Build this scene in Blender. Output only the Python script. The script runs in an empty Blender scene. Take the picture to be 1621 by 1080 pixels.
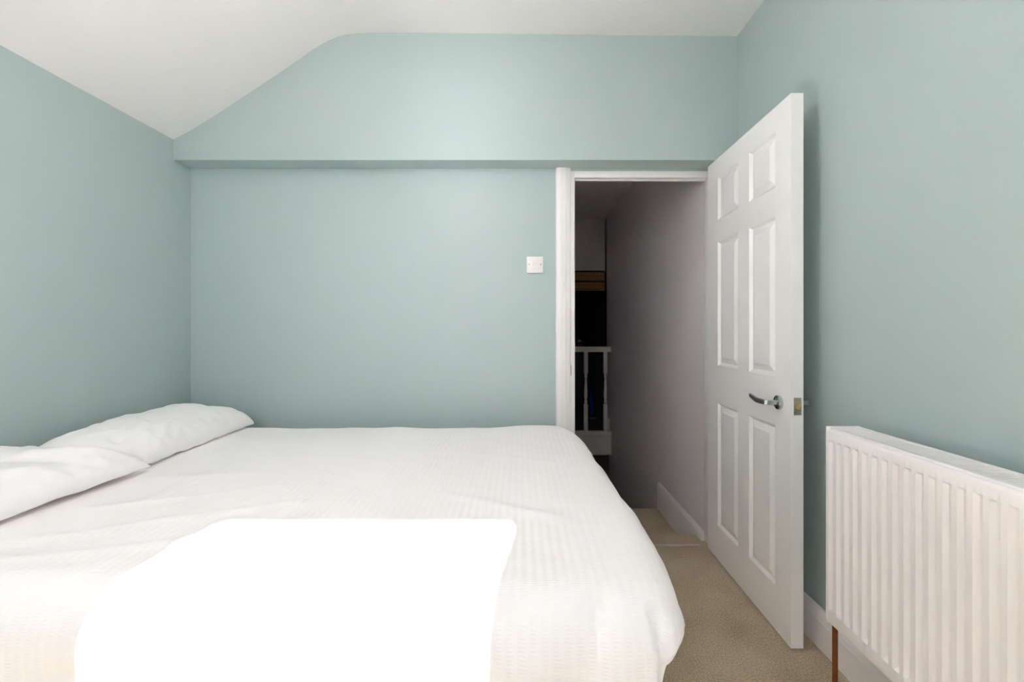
import bpy, bmesh, math, random
from mathutils import Vector, Matrix, noise

random.seed(7)
scene = bpy.context.scene
COL = scene.collection
PI = math.pi

# ------------------------------------------------------------------ camera
FPX = 698.0
cam = bpy.data.cameras.new('camera')
cam.sensor_width = 36.0
cam.lens = FPX / 1621 * 36
cam.shift_x = -11.5 / 1621
cam.shift_y = -20.0 / 1621
cam.clip_start = 0.02
cam_o = bpy.data.objects.new('camera', cam)
cam_o.location = (0, 0, 1.15)
cam_o.rotation_euler = (PI / 2, 0, 0)
COL.objects.link(cam_o)
scene.camera = cam_o

# ------------------------------------------------------------------ world, sun, exposure
SUN_EL, SUN_SLOPE = math.radians(27.6), 0.138
world = bpy.data.worlds.new('sky')
scene.world = world
world.use_nodes = True
wn = world.node_tree
wn.nodes.clear()
# a bright, thinly veiled sky: even, a little paler towards the horizon all the way round
tcw = wn.nodes.new('ShaderNodeTexCoord')
sxyz = wn.nodes.new('ShaderNodeSeparateXYZ')
ramp = wn.nodes.new('ShaderNodeValToRGB')
ramp.color_ramp.elements[0].position = 0.0
ramp.color_ramp.elements[0].color = (1.0, 0.965, 1.02, 1)
ramp.color_ramp.elements[1].position = 0.9
ramp.color_ramp.elements[1].color = (0.90, 0.92, 1.04, 1)
wn.links.new(tcw.outputs['Generated'], sxyz.inputs[0])
wn.links.new(sxyz.outputs[2], ramp.inputs['Fac'])
bg = wn.nodes.new('ShaderNodeBackground')
bg.inputs['Strength'].default_value = 0.74
wo = wn.nodes.new('ShaderNodeOutputWorld')
wn.links.new(ramp.outputs[0], bg.inputs['Color'])
wn.links.new(bg.outputs[0], wo.inputs['Surface'])

sun = bpy.data.lights.new('sun', 'SUN')
sun.energy = 8.0
sun.angle = math.radians(0.9)
sun.color = (1.0, 0.96, 0.98)
sun_o = bpy.data.objects.new('sun', sun)
d = Vector((SUN_SLOPE, 1.0, -math.tan(SUN_EL) * math.sqrt(1 + SUN_SLOPE ** 2)))
sun_o.rotation_euler = d.to_track_quat('-Z', 'Y').to_euler()
sun_o.location = (-1.5, -6, 5)
COL.objects.link(sun_o)

# window of the rear wall (behind the camera): daylight comes in here
WX0, WX1, WZ0, WZ1, WY = -1.18, -0.40, 1.34, 2.248, -1.8
portal = bpy.data.lights.new('window_portal', 'AREA')
portal.shape = 'RECTANGLE'
portal.size, portal.size_y = WX1 - WX0, WZ1 - WZ0
portal.cycles.is_portal = True
portal_o = bpy.data.objects.new('window_portal', portal)
portal_o.location = ((WX0 + WX1) / 2, WY - 0.13, (WZ0 + WZ1) / 2)
portal_o.rotation_euler = (PI / 2, 0, 0)
COL.objects.link(portal_o)

# added unseen fill light near the rear wall, makes the upper wall's glow
glow_fill = bpy.data.lights.new('wall_glow_fill', 'AREA')
glow_fill.shape = 'RECTANGLE'
glow_fill.size, glow_fill.size_y = 0.34, 0.55
glow_fill.spread = math.radians(13)
glow_fill.energy = 0.014
glow_fill.color = sun.color
glow_fill_o = bpy.data.objects.new('wall_glow_fill', glow_fill)
glow_fill_o.location = (-0.80, WY + 0.25, 0.24)
glow_fill_o.rotation_euler = Vector((d.x, d.y, -d.z)).to_track_quat('-Z', 'Y').to_euler()
COL.objects.link(glow_fill_o)

# added fill light over the bed, out of frame, brightening bed and walls
lamp = bpy.data.lights.new('overhead_fill', 'POINT')
lamp.shadow_soft_size = 0.18
lamp.energy = 0.72
lamp.color = (1.0, 0.95, 0.96)
lamp_o = bpy.data.objects.new('overhead_fill', lamp)
lamp_o.location = (-0.40, 1.00, 2.14)
COL.objects.link(lamp_o)

vs = scene.view_settings
vs.view_transform = 'Standard'
vs.look = 'None'
vs.gamma = 1.0
vs.use_curve_mapping = False
vs.exposure = 4.38
cy = scene.cycles
cy.use_denoising = True
cy.max_bounces = 16
cy.diffuse_bounces = 12
cy.glossy_bounces = 4
cy.transparent_max_bounces = 8
cy.sample_clamp_indirect = 6.0
cy.caustics_reflective = False
cy.caustics_refractive = False


# ------------------------------------------------------------------ materials
def lin(c):
    return tuple((v / 255 / 12.92 if v / 255 <= 0.04045 else ((v / 255 + 0.055) / 1.055) ** 2.4) for v in c)


def mat(name, rgb, rough=0.5, metal=0.0, var=0.04, vscale=3.0, bump=0.0, bscale=200.0, bdist=0.001, spec=0.5):
    m = bpy.data.materials.new(name)
    m.use_nodes = True
    nt = m.node_tree
    b = nt.nodes['Principled BSDF']
    b.inputs['Roughness'].default_value = rough
    b.inputs['Metallic'].default_value = metal
    b.inputs['Specular IOR Level'].default_value = spec
    tc = nt.nodes.new('ShaderNodeTexCoord')
    n = nt.nodes.new('ShaderNodeTexNoise')
    n.inputs['Scale'].default_value = vscale
    n.inputs['Detail'].default_value = 4
    r = nt.nodes.new('ShaderNodeValToRGB')
    c = lin(rgb)
    r.color_ramp.elements[0].position = 0.3
    r.color_ramp.elements[1].position = 0.7
    r.color_ramp.elements[0].color = tuple(v * (1 - var) for v in c) + (1,)
    r.color_ramp.elements[1].color = tuple(min(1, v * (1 + var)) for v in c) + (1,)
    nt.links.new(tc.outputs['Object'], n.inputs['Vector'])
    nt.links.new(n.outputs['Fac'], r.inputs['Fac'])
    nt.links.new(r.outputs['Color'], b.inputs['Base Color'])
    if bump > 0:
        n2 = nt.nodes.new('ShaderNodeTexNoise')
        n2.inputs['Scale'].default_value = bscale
        n2.inputs['Detail'].default_value = 3
        bp = nt.nodes.new('ShaderNodeBump')
        bp.inputs['Strength'].default_value = bump
        bp.inputs['Distance'].default_value = bdist
        nt.links.new(tc.outputs['Object'], n2.inputs['Vector'])
        nt.links.new(n2.outputs['Fac'], bp.inputs['Height'])
        nt.links.new(bp.outputs['Normal'], b.inputs['Normal'])
    return m


def math_node(nt, op, a, b=None):
    n = nt.nodes.new('ShaderNodeMath')
    n.operation = op
    for i, v in enumerate((a, b)):
        if v is None:
            continue
        if isinstance(v, (int, float)):
            n.inputs[i].default_value = v
        else:
            nt.links.new(v, n.inputs[i])
    return n.outputs[0]


def carpet_mat(name, dark, light):
    m = bpy.data.materials.new(name)
    m.use_nodes = True
    nt = m.node_tree
    b = nt.nodes['Principled BSDF']
    b.inputs['Roughness'].default_value = 0.95
    b.inputs['Specular IOR Level'].default_value = 0.1
    b.inputs['Sheen Weight'].default_value = 0.15
    tc = nt.nodes.new('ShaderNodeTexCoord')
    v = nt.nodes.new('ShaderNodeTexVoronoi')
    v.inputs['Scale'].default_value = 260
    n = nt.nodes.new('ShaderNodeTexNoise')
    n.inputs['Scale'].default_value = 170
    n.inputs['Detail'].default_value = 5
    n3 = nt.nodes.new('ShaderNodeTexNoise')
    n3.inputs['Scale'].default_value = 5
    for t in (v, n, n3):
        nt.links.new(tc.outputs['Object'], t.inputs['Vector'])
    f = math_node(nt, 'ADD', math_node(nt, 'MULTIPLY', n.outputs['Fac'], 0.7), math_node(nt, 'MULTIPLY', n3.outputs['Fac'], 0.3))
    r = nt.nodes.new('ShaderNodeValToRGB')
    r.color_ramp.elements[0].position = 0.35
    r.color_ramp.elements[1].position = 0.65
    r.color_ramp.elements[0].color = lin(dark) + (1,)
    r.color_ramp.elements[1].color = lin(light) + (1,)
    nt.links.new(f, r.inputs['Fac'])
    nt.links.new(r.outputs['Color'], b.inputs['Base Color'])
    bp = nt.nodes.new('ShaderNodeBump')
    bp.inputs['Strength'].default_value = 0.8
    bp.inputs['Distance'].default_value = 0.004
    h = math_node(nt, 'SUBTRACT', n.outputs['Fac'], math_node(nt, 'MULTIPLY', v.outputs['Distance'], 0.9))
    nt.links.new(h, bp.inputs['Height'])
    nt.links.new(bp.outputs['Normal'], b.inputs['Normal'])
    return m


def cloth_mat(name, rgb, striped):
    """white cotton; the striped version is a seersucker: bands along the length, puckered across"""
    m = bpy.data.materials.new(name)
    m.use_nodes = True
    nt = m.node_tree
    b = nt.nodes['Principled BSDF']
    b.inputs['Base Color'].default_value = lin(rgb) + (1,)
    b.inputs['Roughness'].default_value = 0.85
    b.inputs['Specular IOR Level'].default_value = 0.2
    b.inputs['Sheen Weight'].default_value = 0.1
    uv = nt.nodes.new('ShaderNodeUVMap')
    sep = nt.nodes.new('ShaderNodeSeparateXYZ')
    nt.links.new(uv.outputs['UV'], sep.inputs[0])
    u, v = sep.outputs[0], sep.outputs[1]
    n = nt.nodes.new('ShaderNodeTexNoise')
    n.inputs['Scale'].default_value = 30
    n.inputs['Detail'].default_value = 5
    nt.links.new(uv.outputs['UV'], n.inputs['Vector'])
    bp = nt.nodes.new('ShaderNodeBump')
    bp.inputs['Distance'].default_value = 0.004
    if striped:
        # the two half-bands, softly alternating
        band = math_node(nt, 'MULTIPLY', math_node(nt, 'ADD', math_node(nt, 'SINE', math_node(nt, 'MULTIPLY', u, 2 * PI / 0.0205)), 1.0), 0.5)
        wob = math_node(nt, 'ADD', math_node(nt, 'MULTIPLY', v, 2 * PI / 0.006), math_node(nt, 'MULTIPLY', n.outputs['Fac'], 9.0))
        puck = math_node(nt, 'MULTIPLY', math_node(nt, 'SINE', wob), 0.12)
        h = math_node(nt, 'ADD', math_node(nt, 'MULTIPLY', band, 0.25), math_node(nt, 'MULTIPLY', band, puck))
        h = math_node(nt, 'ADD', h, math_node(nt, 'MULTIPLY', n.outputs['Fac'], 0.5))
        bp.inputs['Strength'].default_value = 0.55
    else:
        h = n.outputs['Fac']
        bp.inputs['Strength'].default_value = 0.5
    nt.links.new(h, bp.inputs['Height'])
    nt.links.new(bp.outputs['Normal'], b.inputs['Normal'])
    return m


def fascia_mat(base):
    """wall paint with the old diagonal plaster ridge showing through as fine relief"""
    m = base.copy()
    m.name = 'upper_wall_paint'
    nt = m.node_tree
    b = nt.nodes['Principled BSDF']
    tc = [n for n in nt.nodes if n.type == 'TEX_COORD'][0]
    bp = [n for n in nt.nodes if n.type == 'BUMP'][0]
    mp = nt.nodes.new('ShaderNodeSeparateXYZ')
    nt.links.new(tc.outputs['Object'], mp.inputs[0])
    nz = nt.nodes.new('ShaderNodeTexNoise')
    nz.inputs['Scale'].default_value = 5
    nt.links.new(tc.outputs['Object'], nz.inputs['Vector'])
    # line from (0.39, 2.60) to (0.80, 2.18) in x,z : x + z = 2.985
    s = math_node(nt, 'ADD', mp.outputs[0], mp.outputs[2])
    s = math_node(nt, 'ADD', s, math_node(nt, 'MULTIPLY', math_node(nt, 'SUBTRACT', nz.outputs['Fac'], 0.5), 0.05))
    dist = math_node(nt, 'ABSOLUTE', math_node(nt, 'SUBTRACT', s, 2.985))
    mr = nt.nodes.new('ShaderNodeMapRange')
    mr.inputs['From Min'].default_value = 0.0
    mr.inputs['From Max'].default_value = 0.02
    mr.inputs['To Min'].default_value = 1.0
    mr.inputs['To Max'].default_value = 0.0
    nt.links.new(dist, mr.inputs['Value'])
    gate = math_node(nt, 'MULTIPLY', math_node(nt, 'GREATER_THAN', mp.outputs[0], 0.42), math_node(nt, 'GREATER_THAN', mp.outputs[2], 2.17))
    line = math_node(nt, 'MULTIPLY', mr.outputs[0], gate)
    b2 = nt.nodes.new('ShaderNodeBump')
    b2.inputs['Strength'].default_value = 0.3
    b2.inputs['Distance'].default_value = 0.002
    nt.links.new(line, b2.inputs['Height'])
    nt.links.new(bp.outputs['Normal'], b2.inputs['Normal'])
    nt.links.new(b2.outputs['Normal'], b.inputs['Normal'])
    return m


M = {}
M['wall'] = mat('duck_egg_paint', (171, 186, 185), rough=0.42, var=0.012, vscale=1.5, bump=0.12, bscale=140, bdist=0.0008)
M['fascia'] = fascia_mat(M['wall'])
M['ceiling'] = mat('ceiling_paint', (224, 222, 220), rough=0.8, var=0.01, bump=0.1, bscale=120)
M['trim'] = mat('white_gloss_paint', (234, 231, 229), rough=0.35, var=0.015, vscale=6)
M['door'] = mat('white_door_paint', (238, 236, 234), rough=0.4, var=0.015, vscale=4, bump=0.06, bscale=300)
M['radiator'] = mat('radiator_enamel', (242, 238, 237), rough=0.35, var=0.01)
M['hall'] = mat('hall_grey_paint', (222, 216, 217), rough=0.6, var=0.02, bump=0.1, bscale=120)
M['hall_trim'] = mat('hall_trim_paint', (238, 235, 228), rough=0.45, var=0.02)
M['brown'] = mat('stair_brown_paint', (110, 92, 86), rough=0.7)
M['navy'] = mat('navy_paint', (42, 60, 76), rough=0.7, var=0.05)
M['carpet'] = carpet_mat('beige_carpet', (160, 139, 110), (216, 200, 172))
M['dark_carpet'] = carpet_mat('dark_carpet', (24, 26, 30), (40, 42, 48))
M['strip'] = mat('grey_metal_strip', (196, 196, 196), rough=0.4, metal=0.3)
M['cotton'] = cloth_mat('white_cotton', (248, 245, 245), False)
M['duvet'] = cloth_mat('white_seersucker', (249, 245, 244), True)
M['divan'] = mat('cream_fabric', (205, 200, 192), rough=0.9, bump=0.3, bscale=400)
M['mattress'] = mat('white_ticking', (225, 223, 220), rough=0.9, bump=0.2, bscale=300)
M['black'] = mat('black_plastic', (18, 18, 20), rough=0.45)
M['chrome'] = mat('chrome', (205, 208, 210), rough=0.16, metal=1.0, var=0.01)
M['lever'] = mat('satin_chrome', (190, 194, 196), rough=0.3, metal=1.0, var=0.01)
M['steel'] = mat('brushed_brass_plate', (175, 168, 148), rough=0.4, metal=0.8)
M['brass'] = mat('brass', (225, 195, 130), rough=0.3, metal=1.0)
M['pipe'] = mat('brown_pipe', (122, 66, 26), rough=0.45, metal=0.3, var=0.15, vscale=40)
M['plastic'] = mat('white_plastic', (232, 227, 226), rough=0.3, var=0.01)
M['screw'] = mat('screw_metal', (150, 146, 144), rough=0.35, metal=0.7)
M['bamboo'] = mat('bamboo', (175, 132, 80), rough=0.6, var=0.25, vscale=25)
M['blind_band'] = mat('dark_cord_band', (60, 40, 28), rough=0.8)
M['blue'] = mat('blue_cloth', (20, 60, 190), rough=0.6)
M['grey_label'] = mat('grey_label', (165, 168, 170), rough=0.5)
M['ground'] = mat('paving', (172, 168, 168), rough=0.9, vscale=.5, var=.1)
M['pane'] = bpy.data.materials.new('window_glass')
M['pane'].use_nodes = True
nt = M['pane'].node_tree
nt.nodes.clear()
tr = nt.nodes.new('ShaderNodeBsdfTransparent')
gl = nt.nodes.new('ShaderNodeBsdfGlossy')
gl.inputs['Roughness'].default_value = 0.02
mx = nt.nodes.new('ShaderNodeMixShader')
mx.inputs[0].default_value = 0.05
ou = nt.nodes.new('ShaderNodeOutputMaterial')
nt.links.new(tr.outputs[0], mx.inputs[1])
nt.links.new(gl.outputs[0], mx.inputs[2])
nt.links.new(mx.outputs[0], ou.inputs[0])


# ------------------------------------------------------------------ helpers
def link_mesh(name, me, m, parent=None, smooth=False):
    o = bpy.data.objects.new(name, me)
    COL.objects.link(o)
    if m is not None and not me.materials:
        me.materials.append(m)
    if parent:
        o.parent = parent
    if smooth:
        for p in me.polygons:
            p.use_smooth = True
    return o


def bm_obj(name, bm, m, parent=None, smooth=False, autosmooth=None):
    bmesh.ops.recalc_face_normals(bm, faces=bm.faces)
    me = bpy.data.meshes.new(name)
    bm.to_mesh(me)
    bm.free()
    o = link_mesh(name, me, m, parent, smooth)
    if autosmooth:
        for p in me.polygons:
            p.use_smooth = True
        me.set_sharp_from_angle(angle=math.radians(autosmooth))
    return o


def add_box(bm, lo, hi, bevel=0.0, seg=2):
    x0, y0, z0 = lo
    x1, y1, z1 = hi
    t = bmesh.new()
    v = [t.verts.new(p) for p in ((x0, y0, z0), (x1, y0, z0), (x1, y1, z0), (x0, y1, z0), (x0, y0, z1), (x1, y0, z1), (x1, y1, z1), (x0, y1, z1))]
    for f in ((0, 3, 2, 1), (4, 5, 6, 7), (0, 1, 5, 4), (1, 2, 6, 5), (2, 3, 7, 6), (3, 0, 4, 7)):
        t.faces.new([v[i] for i in f])
    if bevel:
        bmesh.ops.bevel(t, geom=t.edges[:], offset=bevel, segments=seg, affect='EDGES', profile=0.5)
    me = bpy.data.meshes.new('tmp')
    t.to_mesh(me)
    t.free()
    bm.from_mesh(me)
    bpy.data.meshes.remove(me)


def box(name, lo, hi, m, parent=None, bevel=0.0):
    bm = bmesh.new()
    add_box(bm, lo, hi, bevel)
    return bm_obj(name, bm, m, parent, autosmooth=35 if bevel else None)


def add_prism(bm, pts, fn, a, b):
    """polygon pts swept from a to b; fn(p, t) gives the 3-D point"""
    A = [bm.verts.new(fn(p, a)) for p in pts]
    B = [bm.verts.new(fn(p, b)) for p in pts]
    n = len(pts)
    bm.faces.new(A)
    bm.faces.new(B[::-1])
    for i in range(n):
        bm.faces.new((A[i], B[i], B[(i + 1) % n], A[(i + 1) % n]))


def prism(name, pts, fn, a, b, m, parent=None, autosmooth=None):
    bm = bmesh.new()
    add_prism(bm, pts, fn, a, b)
    return bm_obj(name, bm, m, parent, autosmooth=autosmooth)


def add_lathe(bm, prof, origin, axis='Z', n=24, cap=True):
    rings = []
    for r, h in prof:
        ring = []
        for k in range(n):
            a = 2 * PI * k / n
            c, s = r * math.cos(a), r * math.sin(a)
            p = {'Z': (c, s, h), 'X': (h, c, s), 'Y': (c, h, s)}[axis]
            ring.append(bm.verts.new(Vector(origin) + Vector(p)))
        rings.append(ring)
    for A, B in zip(rings, rings[1:]):
        for k in range(n):
            bm.faces.new((A[k], A[(k + 1) % n], B[(k + 1) % n], B[k]))
    if cap:
        bm.faces.new(rings[0][::-1])
        bm.faces.new(rings[-1])


def empty(name, loc, rz=0.0):
    o = bpy.data.objects.new(name, None)
    o.location = loc
    o.rotation_euler = (0, 0, rz)
    o.empty_display_size = 0.1
    COL.objects.link(o)
    return o


def tag(o, label=None, cat=None, group=None, kind=None):
    if label:
        o['label'] = label
    if cat:
        o['category'] = cat
    if group:
        o['group'] = group
    if kind:
        o['kind'] = kind
    return o


def struct(o, label):
    return tag(o, label, None, None, 'structure')


# ------------------------------------------------------------------ room shell
XL, XR, YB, YR, YF = -1.740, 1.096, 2.336, WY, 2.218     # left, right, back, rear, fascia
ZC, ZE, ZS = 2.62, 2.10, 1.997                             # ceiling, eaves, soffit
PART = 2.386                                               # hall side of the back wall

struct(box('floor', (XL - .1, YR - .1, -.12), (XR + .1, YB, 0), M['carpet']), 'beige carpeted bedroom floor between the bed and the radiator')

# ceiling: rake rising from the left wall, eased into the flat
rake = [(-1.74, 2.10), (-1.632, 2.158), (-1.482, 2.253), (-1.185, 2.450), (-1.037, 2.555), (-0.952, 2.603), (-0.915, 2.618), (-0.874, 2.628),
        (-0.80, 2.636), (-0.72, 2.639), (-0.58, 2.638), (0.0, 2.632), (0.6, 2.624), (1.096, 2.620)]
cprof = [(-1.90, 2.03)] + rake + [(1.25, 2.62), (1.25, 2.78), (-0.95, 2.78), (-1.90, 2.18)]
struct(prism('ceiling', cprof, lambda p, t: (p[0], t, p[1]), YR - .1, YB + .05, M['ceiling'], autosmooth=30),
       'off-white ceiling, sloping up from the left wall into a flat')

struct(box('wall_left', (XL - .1, YR - .1, -.12), (XL, YB + .05, 2.10), M['wall']), 'pale duck-egg blue left wall below the sloping ceiling')
struct(box('wall_right', (XR, YR - .1, -.12), (XR + .1, PART, 2.66), M['wall']), 'pale duck-egg blue right wall behind the door and radiator')

# back wall with the door opening
OX0, OX1, OZ = 0.265, 1.030, 1.985
bm = bmesh.new()
add_box(bm, (XL - .05, YB, -.2), (OX0, PART, 2.1))
add_box(bm, (OX1, YB, -.2), (XR + .05, PART, 2.1))
add_box(bm, (OX0, YB, OZ), (OX1, PART, 2.1))
struct(bm_obj('wall_back', bm, M['wall']), 'pale duck-egg blue back wall beside the doorway, behind the bed')
up = [(XL - .02, ZS), (XR + .02, ZS), (XR + .02, 2.66)] + [(x, z + .02) for x, z in rake[::-1][1:-1]] + [(XL - .02, 2.11)]
struct(prism('wall_upper', up, lambda p, t: (p[0], t, p[1]), YF, PART, M['fascia']),
       'duck-egg blue upper wall standing proud above the doorway with a shadowed underside')

# rear wall (behind the camera) with the window
bm = bmesh.new()
add_box(bm, (XL - .1, YR - .1, -.12), (WX0, YR, 2.7))
add_box(bm, (WX1, YR - .1, -.12), (XR + .1, YR, 2.7))
add_box(bm, (WX0, YR - .1, -.12), (WX1, YR, WZ0))
add_box(bm, (WX0, YR - .1, WZ1), (WX1, YR, 2.7))
struct(bm_obj('wall_rear', bm, M['wall']), 'duck-egg blue rear wall with the window, facing the doorway')
win = empty('window_1', ((WX0 + WX1) / 2, YR - .05, WZ0))
struct(win, 'white framed window in the rear wall')
bm = bmesh.new()
w, hh = (WX1 - WX0) / 2, WZ1 - WZ0
for lo, hi in (((-w, -.03, 0), (-w + .03, .03, hh)), ((w - .03, -.03, 0), (w, .03, hh)), ((-w, -.03, 0), (w, .03, .03)), ((-w, -.03, hh - .03), (w, .03, hh))):
    add_box(bm, lo, hi, .004)
bm_obj('window_frame', bm, M['trim'], win)
box('pane', (-w + .03, -.003, .03), (w - .03, .003, hh - .03), M['pane'], win)
box('window_sill', (-w - .04, .03, -.03), (w + .04, .14, 0), M['trim'], win, .004)

struct(box('ground', (-40, -60, -3.0), (40, YR - .12, -2.9), M['ground']), 'pale paved ground outside below the window')

# skirting of the bedroom
ogee = [(0, 0), (.020, 0), (.020, .098), (.0165, .103), (.0165, .107), (.0135, .116), (.009, .126), (.007, .133), (.004, .137), (0, .138)]
struct(prism('baseboard_right', ogee, lambda p, t: (XR - p[0], t, p[1]), YR, YB, M['trim'], autosmooth=25), 'white moulded skirting board along the right wall')
struct(prism('baseboard_left', ogee, lambda p, t: (XL + p[0], t, p[1]), YR, YB, M['trim'], autosmooth=25), 'white moulded skirting board along the left wall')
struct(prism('baseboard_back', ogee, lambda p, t: (t, YB - p[0], p[1]), XL + .02, .19, M['trim'], autosmooth=25), 'white moulded skirting board along the back wall')

# door frame and architrave
FX0, FX1, FZ = 0.293, 1.000, 1.949
frame = empty('trim_1', (FX0, YB, 0))
struct(frame, 'white painted door frame around the hall doorway')
box('jamb', (-.03, -.002, -.0), (0, PART - YB, FZ + .035), M['trim'], frame, .002)
box('jamb', (FX1 - FX0, -.002, -.0), (FX1 - FX0 + .035, PART - YB, FZ + .035), M['trim'], frame, .002)
bm = bmesh.new()
add_box(bm, (0, -.002, FZ), (FX1 - FX0, PART - YB, FZ + .035), .002)
bm_obj('head', bm, M['trim'], frame, autosmooth=35)
bm = bmesh.new()
add_box(bm, (-.006, .030, 0), (.006, .044, FZ), .001)
add_box(bm, (.006, .030, FZ - .006), (FX1 - FX0, .044, FZ + .006), .001)
bm_obj('door_stop', bm, M['trim'], frame)
# stepped, moulded architrave on the left of the opening
arch = [(0, 0), (.078, 0), (.078, -.010), (.075, -.012), (.072, -.012), (.071, -.009), (.068, -.009), (.067, -.016), (.061, -.017), (.060, -.012), (.056, -.012), (.054, -.018), (.048, -.020), (.030, -.020), (.028, -.018), (.026, -.020),
        (.012, -.019), (.006, -.017), (.002, -.012), (0, -.008)]
prism('architrave', arch, lambda p, t: (p[0] - .100, p[1], t), 0, ZS, M['trim'], frame, autosmooth=25)
box('strike_plate', (-.021, -.0045, .90), (-.017, -.002, .955), M['steel'], frame)

# ------------------------------------------------------------------ hall beyond the doorway
struct(box('floor_sill', (FX0 - .05, YB, -.2), (1.0, 2.462, 0), M['carpet']), 'carpeted step at the doorway threshold')
struct(box('trim_2', (FX0, YB - .006, -.002), (FX1 - .04, YB + .006, .004), M['strip'], None, .002), 'thin grey metal threshold strip across the doorway')
struct(box('floor_landing', (-.7, 2.462, -.34), (1.0, 3.150, -.136), M['carpet']), 'beige carpeted small landing one step below the doorway')
struct(box('wall_hall_right', (1.0, PART, -2.6), (1.09, 5.14, 2.6), M['hall']), 'long grey hall wall running back beside the stairwell')
struct(box('wall_hall_left', (-.8, PART, -2.6), (-.7, 7.1, 2.6), M['hall']), 'grey hall wall on the far side of the stairwell')
struct(box('ceiling_hall', (-.8, PART, 2.42), (1.6, 7.1, 2.52), M['hall']), 'dim grey hall ceiling seen through the top of the doorway')
hs = [(0, 0), (.016, 0), (.016, .160), (.013, .168), (.008, .184), (.005, .188), (0, .188)]
struct(prism('baseboard_hall', hs, lambda p, t: (1.0 - p[0], t, p[1] - .136), PART, 3.150, M['trim'], autosmooth=25), 'white skirting board on the grey hall wall by the landing')
struct(box('wall_stairwell', (-.7, 4.90, -2.6), (1.0, 5.0, -.2), M['brown']), 'dark brown wall of the stairwell under the far landing')
struct(box('wall_under_landing', (-.7, 2.44, -2.6), (1.0, 2.54, -.2), M['hall']), 'grey stairwell wall under the near landing')
struct(box('floor_stairwell', (-.7, 2.44, -2.6), (1.0, 5.0, -2.5), M['carpet']), 'carpeted floor at the foot of the stairwell')
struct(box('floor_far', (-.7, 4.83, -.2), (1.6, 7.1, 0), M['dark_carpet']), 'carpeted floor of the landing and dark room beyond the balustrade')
bm = bmesh.new()
add_box(bm, (-.7, 5.14, 1.815), (1.1, 5.24, 2.42))
add_box(bm, (-.7, 5.14, 0), (-.1, 5.24, 1.815))
struct(bm_obj('wall_hall_end', bm, M['hall']), 'dim grey wall above the dark opening at the end of the hall')
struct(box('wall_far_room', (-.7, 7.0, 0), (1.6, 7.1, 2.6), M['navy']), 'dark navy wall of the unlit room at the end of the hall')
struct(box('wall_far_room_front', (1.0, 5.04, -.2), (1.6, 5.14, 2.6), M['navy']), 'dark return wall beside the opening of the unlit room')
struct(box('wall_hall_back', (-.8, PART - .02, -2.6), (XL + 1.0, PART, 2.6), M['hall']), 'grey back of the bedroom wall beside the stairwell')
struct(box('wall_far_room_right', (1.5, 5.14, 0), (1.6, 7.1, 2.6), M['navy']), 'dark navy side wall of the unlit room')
struct(prism('baseboard_far', [(0, 0), (.016, 0), (.016, .13), (.008, .15), (0, .152)], lambda p, t: (1.0 - p[0], t, p[1]), 4.88, 5.14, M['hall_trim']),
       'short grey-white skirting piece behind the last baluster')

# balustrade of the far landing
bal = empty('balustrade', (.4, 4.80, 0))
tag(bal, 'grey-white wooden balustrade with turned spindles at the far side of the stairwell', 'balustrade')
rail = [(-.030, .894), (.030, .894), (.030, .908), (.024, .916), (.024, .932), (.030, .940), (.022, .951), (-.022, .951), (-.030, .940), (-.024, .932), (-.024, .916), (-.030, .908)]
prism('handrail', rail, lambda p, t: (t, p[0], p[1]), -1.1, .595, M['hall_trim'], bal, autosmooth=40)
box('base_rail', (-1.1, -.030, -.012), (.60, .035, .032), M['hall_trim'], bal, .004)
bm = bmesh.new()
add_box(bm, (-1.1, -.020, -.205), (.598, .0, -.012), .001)
add_box(bm, (-1.1, -.028, -.222), (.60, .0, -.203), .003)
bm_obj('fascia_board', bm, M['hall_trim'], bal)


def baluster_mesh():
    bm = bmesh.new()
    s = .0205
    add_box(bm, (-s, -s, .032), (s, s, .325), .002)
    add_box(bm, (-s, -s, .665), (s, s, .894), .002)
    prof = [(.019, .325), (.013, .332), (.013, .338), (.018, .345), (.018, .356), (.012, .364), (.0125, .372), (.017, .40), (.0185, .43), (.0175, .47),
            (.0145, .53), (.012, .585), (.011, .610), (.016, .618), (.016, .628), (.012, .636), (.018, .646), (.018, .655), (.014, .665)]
    add_lathe(bm, prof, (0, 0, 0), 'Z', 16)
    bmesh.ops.recalc_face_normals(bm, faces=bm.faces)
    me = bpy.data.meshes.new('baluster')
    bm.to_mesh(me)
    bm.free()
    for p in me.polygons:
        p.use_smooth = True
    me.set_sharp_from_angle(angle=math.radians(35))
    return me


bme = baluster_mesh()
for k in range(7):
    o = link_mesh('baluster', bme, M['hall_trim'], bal)
    o.location = (.537 - .213 * k, 0, 0)

# bamboo blind hung in the far opening
bl = empty('bamboo_blind', (.62, 5.13, 1.58))
tag(bl, 'brown bamboo blind with dark bands at the head of the dark hall opening', 'blind')
box('head_rail', (-.36, -.012, .224), (.370, .008, .240), M['blind_band'], bl, .002)
sl = bmesh.new()
add_box(sl, (-.0117, -.004, 0), (.0117, .004, .098), .002)
me0 = bm_obj('slat', sl, M['bamboo'], bl).data
first = [o for o in COL.objects if o.data is me0][0]
pos = [(-.345 + .0272 * i, z) for i in range(27) for z in (.012, .122)]
for i, (x, z) in enumerate(pos):
    o = first if i == 0 else first.copy()
    if i:
        COL.objects.link(o)
        o.parent = bl
    o.location = (x, random.uniform(-.0015, .0015), z)
for z0, z1 in ((.0, .010), (.024, .030), (.104, .128)):
    box('band', (-.36, -.010, z0), (.370, -.004, z1), M['blind_band'], bl, .001)

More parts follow.
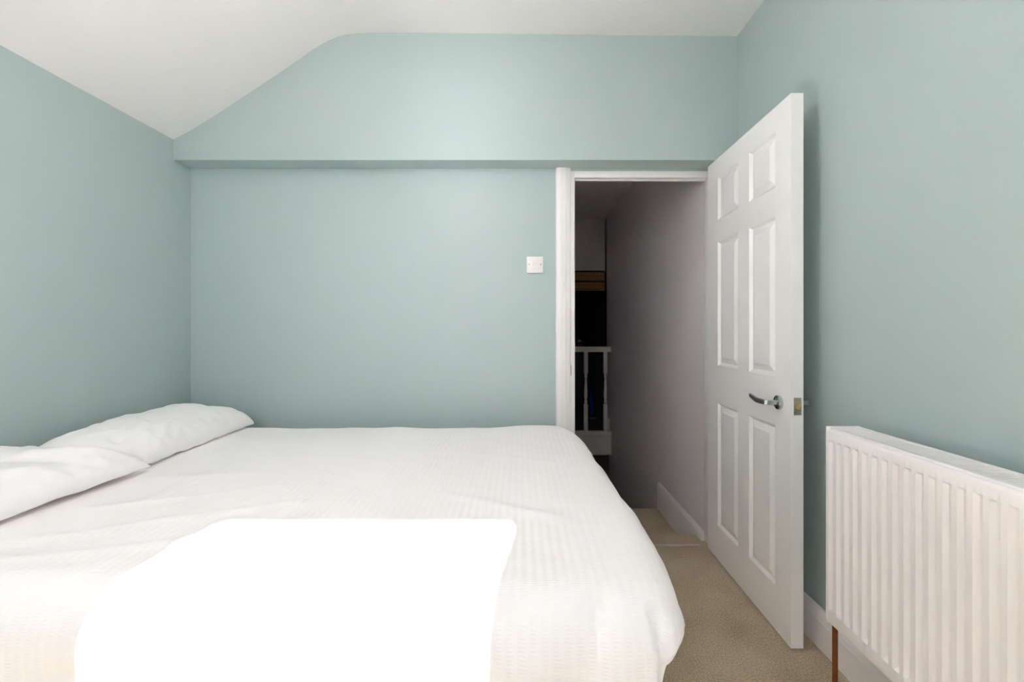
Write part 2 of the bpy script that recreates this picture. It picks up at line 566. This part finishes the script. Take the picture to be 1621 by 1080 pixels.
# things in the dark room
cb = empty('cabinet', (.62, 6.0, 0))
tag(cb, 'dark low cabinet in the unlit room behind the balustrade', 'cabinet')
box('body', (-.55, -.18, .05), (.30, .25, .86), M['navy'], cb, .006)
box('top', (-.57, -.20, .86), (.32, .27, .885), M['navy'], cb, .005)
box('plinth', (-.53, -.15, 0), (.28, .23, .05), M['navy'], cb)
box('door', (-.54, -.200, .08), (-.13, -.18, .84), M['navy'], cb, .003)
box('door', (-.11, -.200, .08), (.29, -.18, .84), M['navy'], cb, .003)
kb = empty('black_bag', (.80, 5.93, .885))
tag(kb, 'black bag with a pale grey label standing on the dark cabinet', 'bag')
bm = bmesh.new()
add_box(bm, (-.085, -.05, 0), (.085, .06, .125), .022, 3)
bm_obj('body', bm, M['black'], kb, autosmooth=60)
bm = bmesh.new()
for k in range(8):
    a0, a1 = PI * k / 8, PI * (k + 1) / 8
    p0, p1 = Vector((.045 * math.cos(a0), 0, .118 + .04 * math.sin(a0))), Vector((.045 * math.cos(a1), 0, .118 + .04 * math.sin(a1)))
    add_box(bm, (min(p0.x, p1.x) - .004, -.006, min(p0.z, p1.z) - .004), (max(p0.x, p1.x) + .004, .006, max(p0.z, p1.z) + .004))
bm_obj('carry_handle', bm, M['black'], kb)
tag(box('label_patch', (-.022, -.053, .085), (.022, -.049, .112), M['grey_label'], kb), 'pale grey label')
bm = bmesh.new()
pts = [(-.012, .40), (.004, .40), (.020, .30), (.034, .10), (.026, .06), (.004, .07), (-.010, .16), (-.016, .28)]
add_prism(bm, pts, lambda p, t: (p[0], t + .012 * math.sin(p[1] * 20), p[1]), -.012, .006)
bc = bm_obj('blue_cloth', bm, M['blue'])
bc.location = (.935, 5.7875, -.059)
tag(bc, 'bright blue cloth hanging on the dark cabinet behind the balusters', 'cloth')
tb = empty('tray', (.93, 5.55, 0))
tag(tb, 'low dark tray with a pale front lip on the floor of the unlit room', 'tray')
box('base', (-.12, -.08, 0), (.05, .1, .02), M['navy'], tb, .003)
box('lip', (-.06, -.085, .030), (.02, -.078, .038), M['grey_label'], tb)
bm = bmesh.new()
add_box(bm, (-.12, -.08, .02), (.05, -.07, .034))
add_box(bm, (-.12, .09, .02), (.05, .1, .034))
add_box(bm, (-.12, -.07, .02), (-.11, .09, .034))
add_box(bm, (.04, -.07, .02), (.05, .09, .034))
bm_obj('rim', bm, M['navy'], tb)

# ------------------------------------------------------------------ the six-panel door
DW, DH, DT = 0.721, 1.978, 0.044
door = empty('door_1', (0.980, 2.291, 0.010), math.radians(1.0) * -1)
struct(door, 'white six-panel door standing open against the right wall')
wb = [0, .118, .328, .424, .622, DW]
zb = [0, .167, .774, .956, 1.567, 1.673, 1.884, DH]
holes = {(i, j) for i in (1, 3) for j in (1, 3, 5)}
# local: x 0..DT from the visible face to the wall side, width along -y
bm = bmesh.new()
for x in (0, DT):
    for i in range(5):
        for j in range(7):
            if (i, j) in holes:
                continue
            bm.faces.new([bm.verts.new((x, -wb[a], zb[b])) for a, b in ((i, j), (i + 1, j), (i + 1, j + 1), (i, j + 1))])
for (a, b) in (((0, 0), (1, 0)), ((1, 0), (1, 1)), ((1, 1), (0, 1)), ((0, 1), (0, 0))):
    bm.faces.new([bm.verts.new((x, -p[0] * DW, p[1] * DH)) for x, p in ((0, a), (0, b), (DT, b), (DT, a))])
bmesh.ops.remove_doubles(bm, verts=bm.verts, dist=1e-5)
leaf = bm_obj('leaf', bm, M['door'], door)
for (i, j) in sorted(holes):
    bm = bmesh.new()
    y0, y1, z0, z1 = wb[i], wb[i + 1], zb[j], zb[j + 1]
    for side in (0, 1):
        rings = []
        for ins, dep in ((0, 0), (.002, .001), (.012, .0095), (.015, .0105), (.018, .0095), (.040, .002), (.042, .0015)):
            x = dep if side == 0 else DT - dep
            rings.append([bm.verts.new((x, -a, b)) for a, b in ((y0 + ins, z0 + ins), (y1 - ins, z0 + ins), (y1 - ins, z1 - ins), (y0 + ins, z1 - ins))])
        for A, B in zip(rings, rings[1:]):
            for k in range(4):
                bm.faces.new((A[k], A[(k + 1) % 4], B[(k + 1) % 4], B[k]))
        bm.faces.new(rings[-1])
    me = bpy.data.meshes.new('panel')
    bmesh.ops.recalc_face_normals(bm, faces=bm.faces)
    bm.to_mesh(me)
    bm.free()
    link_mesh('panel', me, M['door'], door)


def lever(side):
    """side -1: visible face, +1: wall face. Part > rose, grip"""
    hy, hz = -.648, .864
    bm = bmesh.new()
    x0 = 0 if side < 0 else DT
    s = side
    add_lathe(bm, [(.0265, 0), (.0265, s * .004), (.0255, s * .008), (.024, s * .009), (.010, s * .0092), (.0095, s * .016)], (x0, hy, hz), 'X', 32)
    rose = bm_obj('door_handle', bm, M['chrome'], door, autosmooth=40)
    rose['label'] = 'chrome lever handle on a round rose'
    bm = bmesh.new()
    # neck out from the rose, then the flat grip running back towards the hinge
    path = [(.010, 0, 0), (.034, 0, 0), (.046, .001, 0), (.0490, .003, 0), (.0500, .007, 0), (.0545, .056, .0005), (.0545, .062, .0015), (.0500, .114, .010)]
    size = [(.0085, .0080), (.0085, .0080), (.0085, .0085), (.0075, .0088), (.0055, .0088), (.005, .0088), (.005, .0088), (.0045, .0070)]
    if side > 0:
        path = [(a * 1.25, b, c) for a, b, c in path]
    rings = []
    for k, (px, py, pz) in enumerate(path):
        a = path[max(0, k - 1)]
        b = path[min(len(path) - 1, k + 1)]
        t = Vector((s * (b[0] - a[0]), b[1] - a[1], b[2] - a[2])).normalized()
        upv = Vector((0, 0, 1))
        n = t.cross(upv).normalized()
        c = Vector((x0 + s * px, hy + py, hz + pz))
        wv, hv = size[k]
        rings.append([bm.verts.new(c + n * (wv * cx) + upv * (hv * cz)) for cx, cz in ((-1, -.8), (-.8, -1), (.8, -1), (1, -.8), (1, .8), (.8, 1), (-.8, 1), (-1, .8))])
    for A, B in zip(rings, rings[1:]):
        for k in range(8):
            bm.faces.new((A[k], A[(k + 1) % 8], B[(k + 1) % 8], B[k]))
    bm.faces.new(rings[0])
    bm.faces.new(rings[-1])
    bm_obj('lever', bm, M['lever'], rose, autosmooth=30)
    return rose


lever(-1)
lever(1)
lp = box('latch_plate', (.010, -DW - .0012, .831), (.036, -DW + .001, .893), M['steel'], door, .0006)
lp['label'] = 'dull brass latch plate on the door edge'
box('latch_bolt', (.017, -DW - .009, .853), (.033, -DW, .870), M['brass'], lp, .002)
bm = bmesh.new()
add_lathe(bm, [(.0025, -DW - .0018), (.0025, -DW)], (.023, 0, .885), 'Y', 10)
add_lathe(bm, [(.0025, -DW - .0018), (.0025, -DW)], (.023, 0, .839), 'Y', 10)
bm_obj('screw', bm, M['screw'], lp)
for z in (.20, 1.0, 1.76):
    bm = bmesh.new()
    add_lathe(bm, [(.005, z), (.005, z + .09)], (DT - .004, .006, 0), 'Z', 10)
    add_box(bm, (.006, 0, z), (DT - .004, .0015, z + .09))
    bm_obj('hinge', bm, M['steel'], door)

# ------------------------------------------------------------------ light switch
sw = empty('light_switch', (.083, YB, 1.487))
tag(sw, 'square white plastic light switch on the back wall beside the doorway', 'switch')
box('plate', (-.0435, -.009, -.0435), (.0435, 0, .0435), M['plastic'], sw, .0025)
prism('rocker', [(-.0095, -.017), (-.0135, .0), (-.0105, .017), (-.008, .017), (-.008, -.017)], lambda p, t: (t + .001, p[0], p[1] - .002), -.011, .011, M['plastic'], sw)
for sx in (-1, 1):
    bm = bmesh.new()
    add_lathe(bm, [(.0034, -.0103), (.0034, -.008)], (sx * .031, 0, .001), 'Y', 14)
    add_box(bm, (sx * .031 - .0026, -.0108, .0004), (sx * .031 + .0026, -.0100, .0016))
    bm_obj('screw', bm, M['screw'], sw)

# ------------------------------------------------------------------ radiator
RX0, RX1, RY0, RY1, RZ0, RZ1 = .955, 1.055, 0.10, 1.368, .238, .842
rad = empty('radiator', (RX1, (RY0 + RY1) / 2, RZ0))
tag(rad, 'white ribbed panel radiator with a slotted top grille on the right wall', 'radiator')
inv = Matrix.Translation(-rad.location)


def rpart(name, bm, m=None, autosmooth=None):
    bmesh.ops.transform(bm, matrix=inv, verts=bm.verts)
    return bm_obj(name, bm, m or M['radiator'], rad, autosmooth=autosmooth)


def rbox(name, lo, hi, m=None, bevel=0.0):
    bm = bmesh.new()
    add_box(bm, lo, hi, bevel)
    return rpart(name, bm, m, 35 if bevel else None)


def pressed(x0, sgn):
    """sheet with vertical pressed channels, pitch 33.3 mm"""
    P = .0333
    N = int((RY1 - RY0 - .03) / P)
    ys = [RY1]
    prof = [(-.0110, 0), (-.0100, .08), (-.0060, .92), (-.0045, 1), (.0045, 1), (.0060, .92), (.0100, .08), (.0110, 0)]
    yh = [0.0]
    for k in range(N):
        yc = RY1 - .0165 - k * P
        for a, hgt in prof:
            ys.append(yc - a * -1 if False else yc - a)
            yh.append(hgt)
    ys.append(RY0)
    yh.append(0.0)
    zl = [(RZ0, 0, .006), (RZ0 + .004, 0, .002), (RZ0 + .010, 0, 0), (RZ0 + .042, 0, 0), (RZ0 + .043, .1, 0), (RZ0 + .049, .9, 0), (RZ0 + .051, 1, 0),
          (RZ1 - .045, 1, 0), (RZ1 - .043, .9, 0), (RZ1 - .037, .1, 0), (RZ1 - .036, 0, 0), (RZ1 - .014, 0, 0), (RZ1 - .008, 0, .002), (RZ1 - .005, 0, .006), (RZ1 - .0045, 0, .012)]
    bm = bmesh.new()
    rows = [[bm.verts.new((x0 + sgn * (e + (.0115) * wz * hy), y, z)) for y, hy in zip(ys, yh)] for z, wz, e in zl]
    for A, B in zip(rows, rows[1:]):
        for k in range(len(ys) - 1):
            bm.faces.new((A[k], A[k + 1], B[k + 1], B[k]))
    return bm


rpart('front_panel', pressed(RX0, 1), autosmooth=35)
rpart('rear_panel', pressed(RX1, -1), autosmooth=35)
rbox('side_panel', (RX0 - .001, RY1, RZ0 - .003), (RX1 + .001, RY1 + .005, RZ1 + .004), bevel=.0015)
rbox('side_panel', (RX0 - .001, RY0 - .005, RZ0 - .003), (RX1 + .001, RY0, RZ1 + .004), bevel=.0015)
rbox('grille_rail', (RX0 + .009, RY0, RZ1 - .010), (RX0 + .024, RY1, RZ1 + .001), bevel=.002)
rbox('grille_rail', (RX1 - .009, RY0, RZ1 - .010), (RX1 - .001, RY1, RZ1 + .004), bevel=.0015)
rbox('grille_end', (RX0 + .024, RY1 - .012, RZ1 - .008), (RX1 - .009, RY1, RZ1), bevel=.001)
bm = bmesh.new()
add_box(bm, (RX0 + .023, 0, RZ1 - .006), (RX1 - .008, .0054, RZ1 - .0005), .0008, 1)
s0 = rpart('slat', bm)
NS = int((RY1 - .014 - RY0) / .0104)
for k in range(NS):
    o = s0 if k == 0 else s0.copy()
    if k:
        COL.objects.link(o)
        o.parent = rad
    o.location = (0, RY1 - .0205 - k * .0104, 0)
rbox('convector', (RX0 + .030, RY0 + .02, RZ0 + .03), (RX1 - .030, RY1 - .02, RZ1 - .07), M['radiator'])
for y in (RY0 + .15, RY1 - .15):
    rbox('bracket', (RX1 - .004, y - .015, RZ0 + .08), (XR, y + .015, RZ1 - .08))
bm = bmesh.new()
px, py = RX0 + .013, RY1 - .016
rings = []
for z in (0.0, .01, .235, .262):
    rings.append([bm.verts.new((px + .0075 * math.cos(a) - (z - .238) * -.0, py + .0075 * math.sin(a), z)) for a in [2 * PI * k / 16 for k in range(16)]])
for A, B in zip(rings, rings[1:]):
    for k in range(16):
        bm.faces.new((A[k], A[(k + 1) % 16], B[(k + 1) % 16], B[k]))
bm.faces.new(rings[0])
bm.faces.new(rings[-1])
p = rpart('pipe', bm, M['pipe'], 40)
p['label'] = 'brown copper pipe rising to the radiator corner'

# ------------------------------------------------------------------ bed
bed = empty('bed', (-.75, 1.5, 0))
tag(bed, 'double bed with divan base under white bedding against the left wall', 'bed')
bi = -bed.location
BX0, BX1, BY0, BY1 = -1.70, .20, .90, 2.20


def bbox_(name, lo, hi, m, bev):
    bm = bmesh.new()
    add_box(bm, lo, hi, bev, 3)
    bmesh.ops.translate(bm, verts=bm.verts, vec=bi)
    return bm_obj(name, bm, m, bed, autosmooth=50)


bbox_('divan_base', (BX0, BY0 + .02, .08), (BX1 - .02, BY1, .36), M['divan'], .02)
bbox_('mattress', (BX0, BY0, .36), (BX1, BY1, .605), M['mattress'], .05)
for x in (BX0 + .1, BX1 - .1):
    for y in (BY0 + .1, BY1 - .1):
        bm = bmesh.new()
        add_lathe(bm, [(.022, 0), (.025, .08)], (x, y, 0), 'Z', 14)
        bmesh.ops.translate(bm, verts=bm.verts, vec=bi)
        bm_obj('leg', bm, M['black'], bed)


def interp(tab, x):
    if x <= tab[0][0]:
        return tab[0][1]
    for (a, fa), (b, fb) in zip(tab, tab[1:]):
        if x <= b:
            t = (x - a) / (b - a)
            return fa + (fb - fa) * t
    return tab[-1][1]


EDGE = [(.70, .215), (.816, .2185), (.863, .226), (.924, .234), (.99, .242), (1.077, .249), (1.295, .244), (1.39, .237), (1.62, .233), (1.77, .224), (2.0, .220), (2.12, .20), (2.3, .15)]


def seg_dist(p, a, b):
    ax, ay = a
    bx, by = b
    dx, dy = bx - ax, by - ay
    t = ((p[0] - ax) * dx + (p[1] - ay) * dy) / (dx * dx + dy * dy)
    tc = max(0, min(1, t))
    side = (dx * (p[1] - ay) - dy * (p[0] - ax)) / math.hypot(dx, dy)
    over = math.hypot(p[0] - ax - dx * tc, p[1] - ay - dy * tc)
    return over, side, t


# creases pressed into the cover: (start, end, width, height)
CREASES = [((-.20, 1.29), (.08, 1.15), .024, .0042), ((.02, 1.17), (.22, 1.07), .022, .0025), ((-1.15, 1.02), (-.62, 1.24), .022, .006), ((-1.18, 1.20), (-.75, 1.36), .02, .005),
           ((-1.1, .93), (-.72, 1.02), .02, .006), ((-1.2, 1.45), (-.85, 1.50), .025, .004), ((-.25, 1.75), (.1, 1.62), .02, .004), ((-.9, 1.7), (-.5, 1.62), .02, .003),
           ((.150, .800), (.03, .46), .022, -.007), ((.19, .78), (.12, .46), .03, .004), ((.245, .80), (.292, .66), .012, -.012), ((.02, .70), (-.05, .46), .03, .006),
           ((-1.3, .78), (-1.22, .45), .03, .01), ((-1.05, .78), (-1.08, .45), .03, -.008)]
RD = .100


def duvet_point(s, t):
    yn = .86 + .055 * max(0.0, min(1.0, (-.1 - s) / .9))
    cx = interp(EDGE, t)
    yf = 2.17
    ds, dn, df = max(0., s - cx), max(0., yn - t), max(0., t - yf)
    x, y = min(s, cx), max(min(t, yf), yn)
    dy = -dn if dn > 0 else df
    dd = math.hypot(ds, dy)
    z = .660
    nx = ny = 0.0
    nz = 1.0
    if dd > 1e-6:
        ux, uy = ds / dd, dy / dd
        R = RD if df == 0 else .06
        corner = min(ds, dn) * 2 / max(1e-6, ds + dn) if dn > 0 else 0
        if dd < R * PI / 2:
            off, drop = R * math.sin(dd / R), R * (1 - math.cos(dd / R))
            nz, nh = math.cos(dd / R), math.sin(dd / R)
        else:
            e = dd - R * PI / 2
            off, drop = R + e * .03, R + e
            nz, nh = 0.0, 1.0
        # slack of the corner falls into a soft cone
        th = math.atan2(dn, max(ds, 1e-6))
        off *= 1 + .05 * corner * math.sin(2 * th) * min(1, dd / .15)
        x += ux * off
        y += uy * off
        z -= drop
        nx, ny = ux * nh, uy * nh
    # loft: soft puffiness and long wrinkles along the normal
    q = Vector((s * 2.2, t * 2.2, 0))
    h = .008 * noise.noise(q) + .0045 * noise.noise(q * 2.7 + Vector((5, 1, 0))) + .0016 * noise.noise(Vector((s * 9, t * 22, 3)))
    h += .016 * math.exp(-((s - .03) / .16) ** 2 - ((t - 2.12) / .14) ** 2) - .004 * math.exp(-((s + .85) / .3) ** 2 - ((t - 2.15) / .15) ** 2)
    for a, b, wd, ht in CREASES:
        if abs(s - (a[0] + b[0]) / 2) > .5 or abs(t - (a[1] + b[1]) / 2) > .4:
            continue
        o_, side, tt = seg_dist((s, t), a, b)
        if o_ < wd * 3:
            ramp = 1.0 if 0 < tt < 1 else .5
            h += ht * math.exp(-(o_ / wd) ** 2)
    return (x + nx * h, y + ny * h, z + nz * h)


HEM = [(.42, .20), (.50, .16), (.60, .11), (.66, .078), (.72, .068), (.76, .09), (.80, .116), (.84, .135), (.88, .155), (.95, .20), (2.4, .205)]
STEP = .0085
S0, T0, T1 = -1.715, .42, 2.36
ns, ntt = int(2.19 / STEP), int((T1 - T0) / STEP)
verts, faces, uvs = [], [], []
for j in range(ntt + 1):
    t = T0 + (T1 - T0) * j / ntt
    smax = interp(EDGE, t) + interp(HEM, t) + .004 * noise.noise(Vector((t * 6, 0, 9)))
    for i in range(ns + 1):
        s = S0 + (smax - S0) * i / ns
        verts.append(duvet_point(s, t))
        uvs.append((s, t))
for j in range(ntt):
    for i in range(ns):
        a = j * (ns + 1) + i
        faces.append((a, a + 1, a + ns + 2, a + ns + 1))
me = bpy.data.meshes.new('duvet')
me.from_pydata(verts, [], faces)
ul = me.uv_layers.new(name='UVMap')
for lp_ in me.loops:
    ul.data[lp_.index].uv = uvs[lp_.vertex_index]
duv = link_mesh('duvet', me, M['duvet'], None, True)
sol = duv.modifiers.new('thickness', 'SOLIDIFY')
sol.thickness = .030
sol.offset = -1
tag(duv, 'white seersucker-striped duvet spread over the bed and hanging over its edge', 'duvet')


def pillow(name, cx, cyy, hx, hy, thick, rot, seed, ridges, lift):
    """closed soft pillow: x = depth to the wall, y = length"""
    N = 72
    bm = bmesh.new()
    uvl = bm.loops.layers.uv.new('UVMap')
    top, bot = [], []
    for sheet in (0, 1):
        for j in range(N + 1):
            row = []
            for i in range(N + 1):
                a, b = -1 + 2 * i / N, -1 + 2 * j / N
                u, v = math.sin(a * PI / 2), math.sin(b * PI / 2)
                u, v = .5 * u + .5 * a, .5 * v + .5 * b
                edge = (i in (0, N)) or (j in (0, N))
                x = u * hx * (1 - .07 * (1 - abs(v) ** 3) * abs(u) ** 2)
                y = v * hy * (1 - .045 * (1 - abs(u) ** 3) * abs(v) ** 2)
                T = max(0., (1 - abs(u) ** 3.0) * (1 - abs(v) ** 4.0)) ** .42
                if seed < 3 and v > 0:
                    T = max(0., (1 - abs(u) ** 3.0) * (1 - v ** 9)) ** .42
                z = 0.012 + .006 * noise.noise(Vector((u * 3 + seed, v * 6, 2 * seed))) + lift * max(0, -u * .5 + .5) ** 1.3
                if sheet == 0:
                    z += thick * T * (1 + .10 * v * (1 if seed < 3 else 0))
                    q = Vector((u * 2.5 + seed, v * 3.5, seed))
                    z += T ** .5 * (.010 * noise.noise(q) + .005 * noise.noise(q * 2.8))
                    # gathers running in from the sewn edge
                    z += .0035 * T ** .4 * max(0, u + .1) * noise.noise(Vector((u * 2.0 + v * 3 + seed, v * 16, seed)))
                    for (ax, ay, bx, by, wd, ht) in ridges:
                        o_, sd, tt = seg_dist((u, v), (ax, ay), (bx, by))
                        z += ht * math.exp(-(o_ / wd) ** 2) * min(1, T * 2)
                else:
                    z -= .012 * min(1, T * 1.5)
                if sheet == 1 and edge:
                    row.append(top[j][i])
                else:
                    row.append(bm.verts.new((x, y, z)))
            (top if sheet == 0 else bot).append(row)
    for g in (top, bot):
        for j in range(N):
            for i in range(N):
                try:
                    f = bm.faces.new((g[j][i], g[j][i + 1], g[j + 1][i + 1], g[j + 1][i]))
                    for l, (ii, jj) in zip(f.loops, ((i, j), (i + 1, j), (i + 1, j + 1), (i, j + 1))):
                        l[uvl].uv = (ii / N * hx * 2, jj / N * hy * 2)
                except ValueError:
                    pass
    o = bm_obj(name, bm, M['cotton'], None, smooth=True)
    o.location = (cx, cyy, .664)
    o.rotation_euler = (0, 0, math.radians(rot))
    return o


p1 = pillow('pillow', -1.512, 1.855, .206, .335, .096, 2.0, 1.3,
            [(.95, -.95, .1, -.35, .10, .012), (.95, -.75, .35, -.10, .06, .008), (.6, -.98, .0, -.70, .07, -.010), (.9, -.5, .5, -.2, .05, -.006), (.9, .2, .4, .5, .07, .004)], .030)
tag(p1, 'white cotton pillow with a gathered front crease, in the far corner by the back wall', 'pillow', 'pillows along the left wall')
p2 = pillow('pillow', -1.490, 1.118, .235, .385, .090, -1.0, 6.1,
            [(.95, .95, .2, .5, .09, .012), (.9, .6, .2, .3, .06, -.006), (.9, .3, .3, .0, .06, .006), (.9, -.2, .3, -.3, .08, -.005)], .028)
p2.location.z = .672
tag(p2, 'smoother white cotton pillow in front, its corner overlapping the far pillow', 'pillow', 'pillows along the left wall')
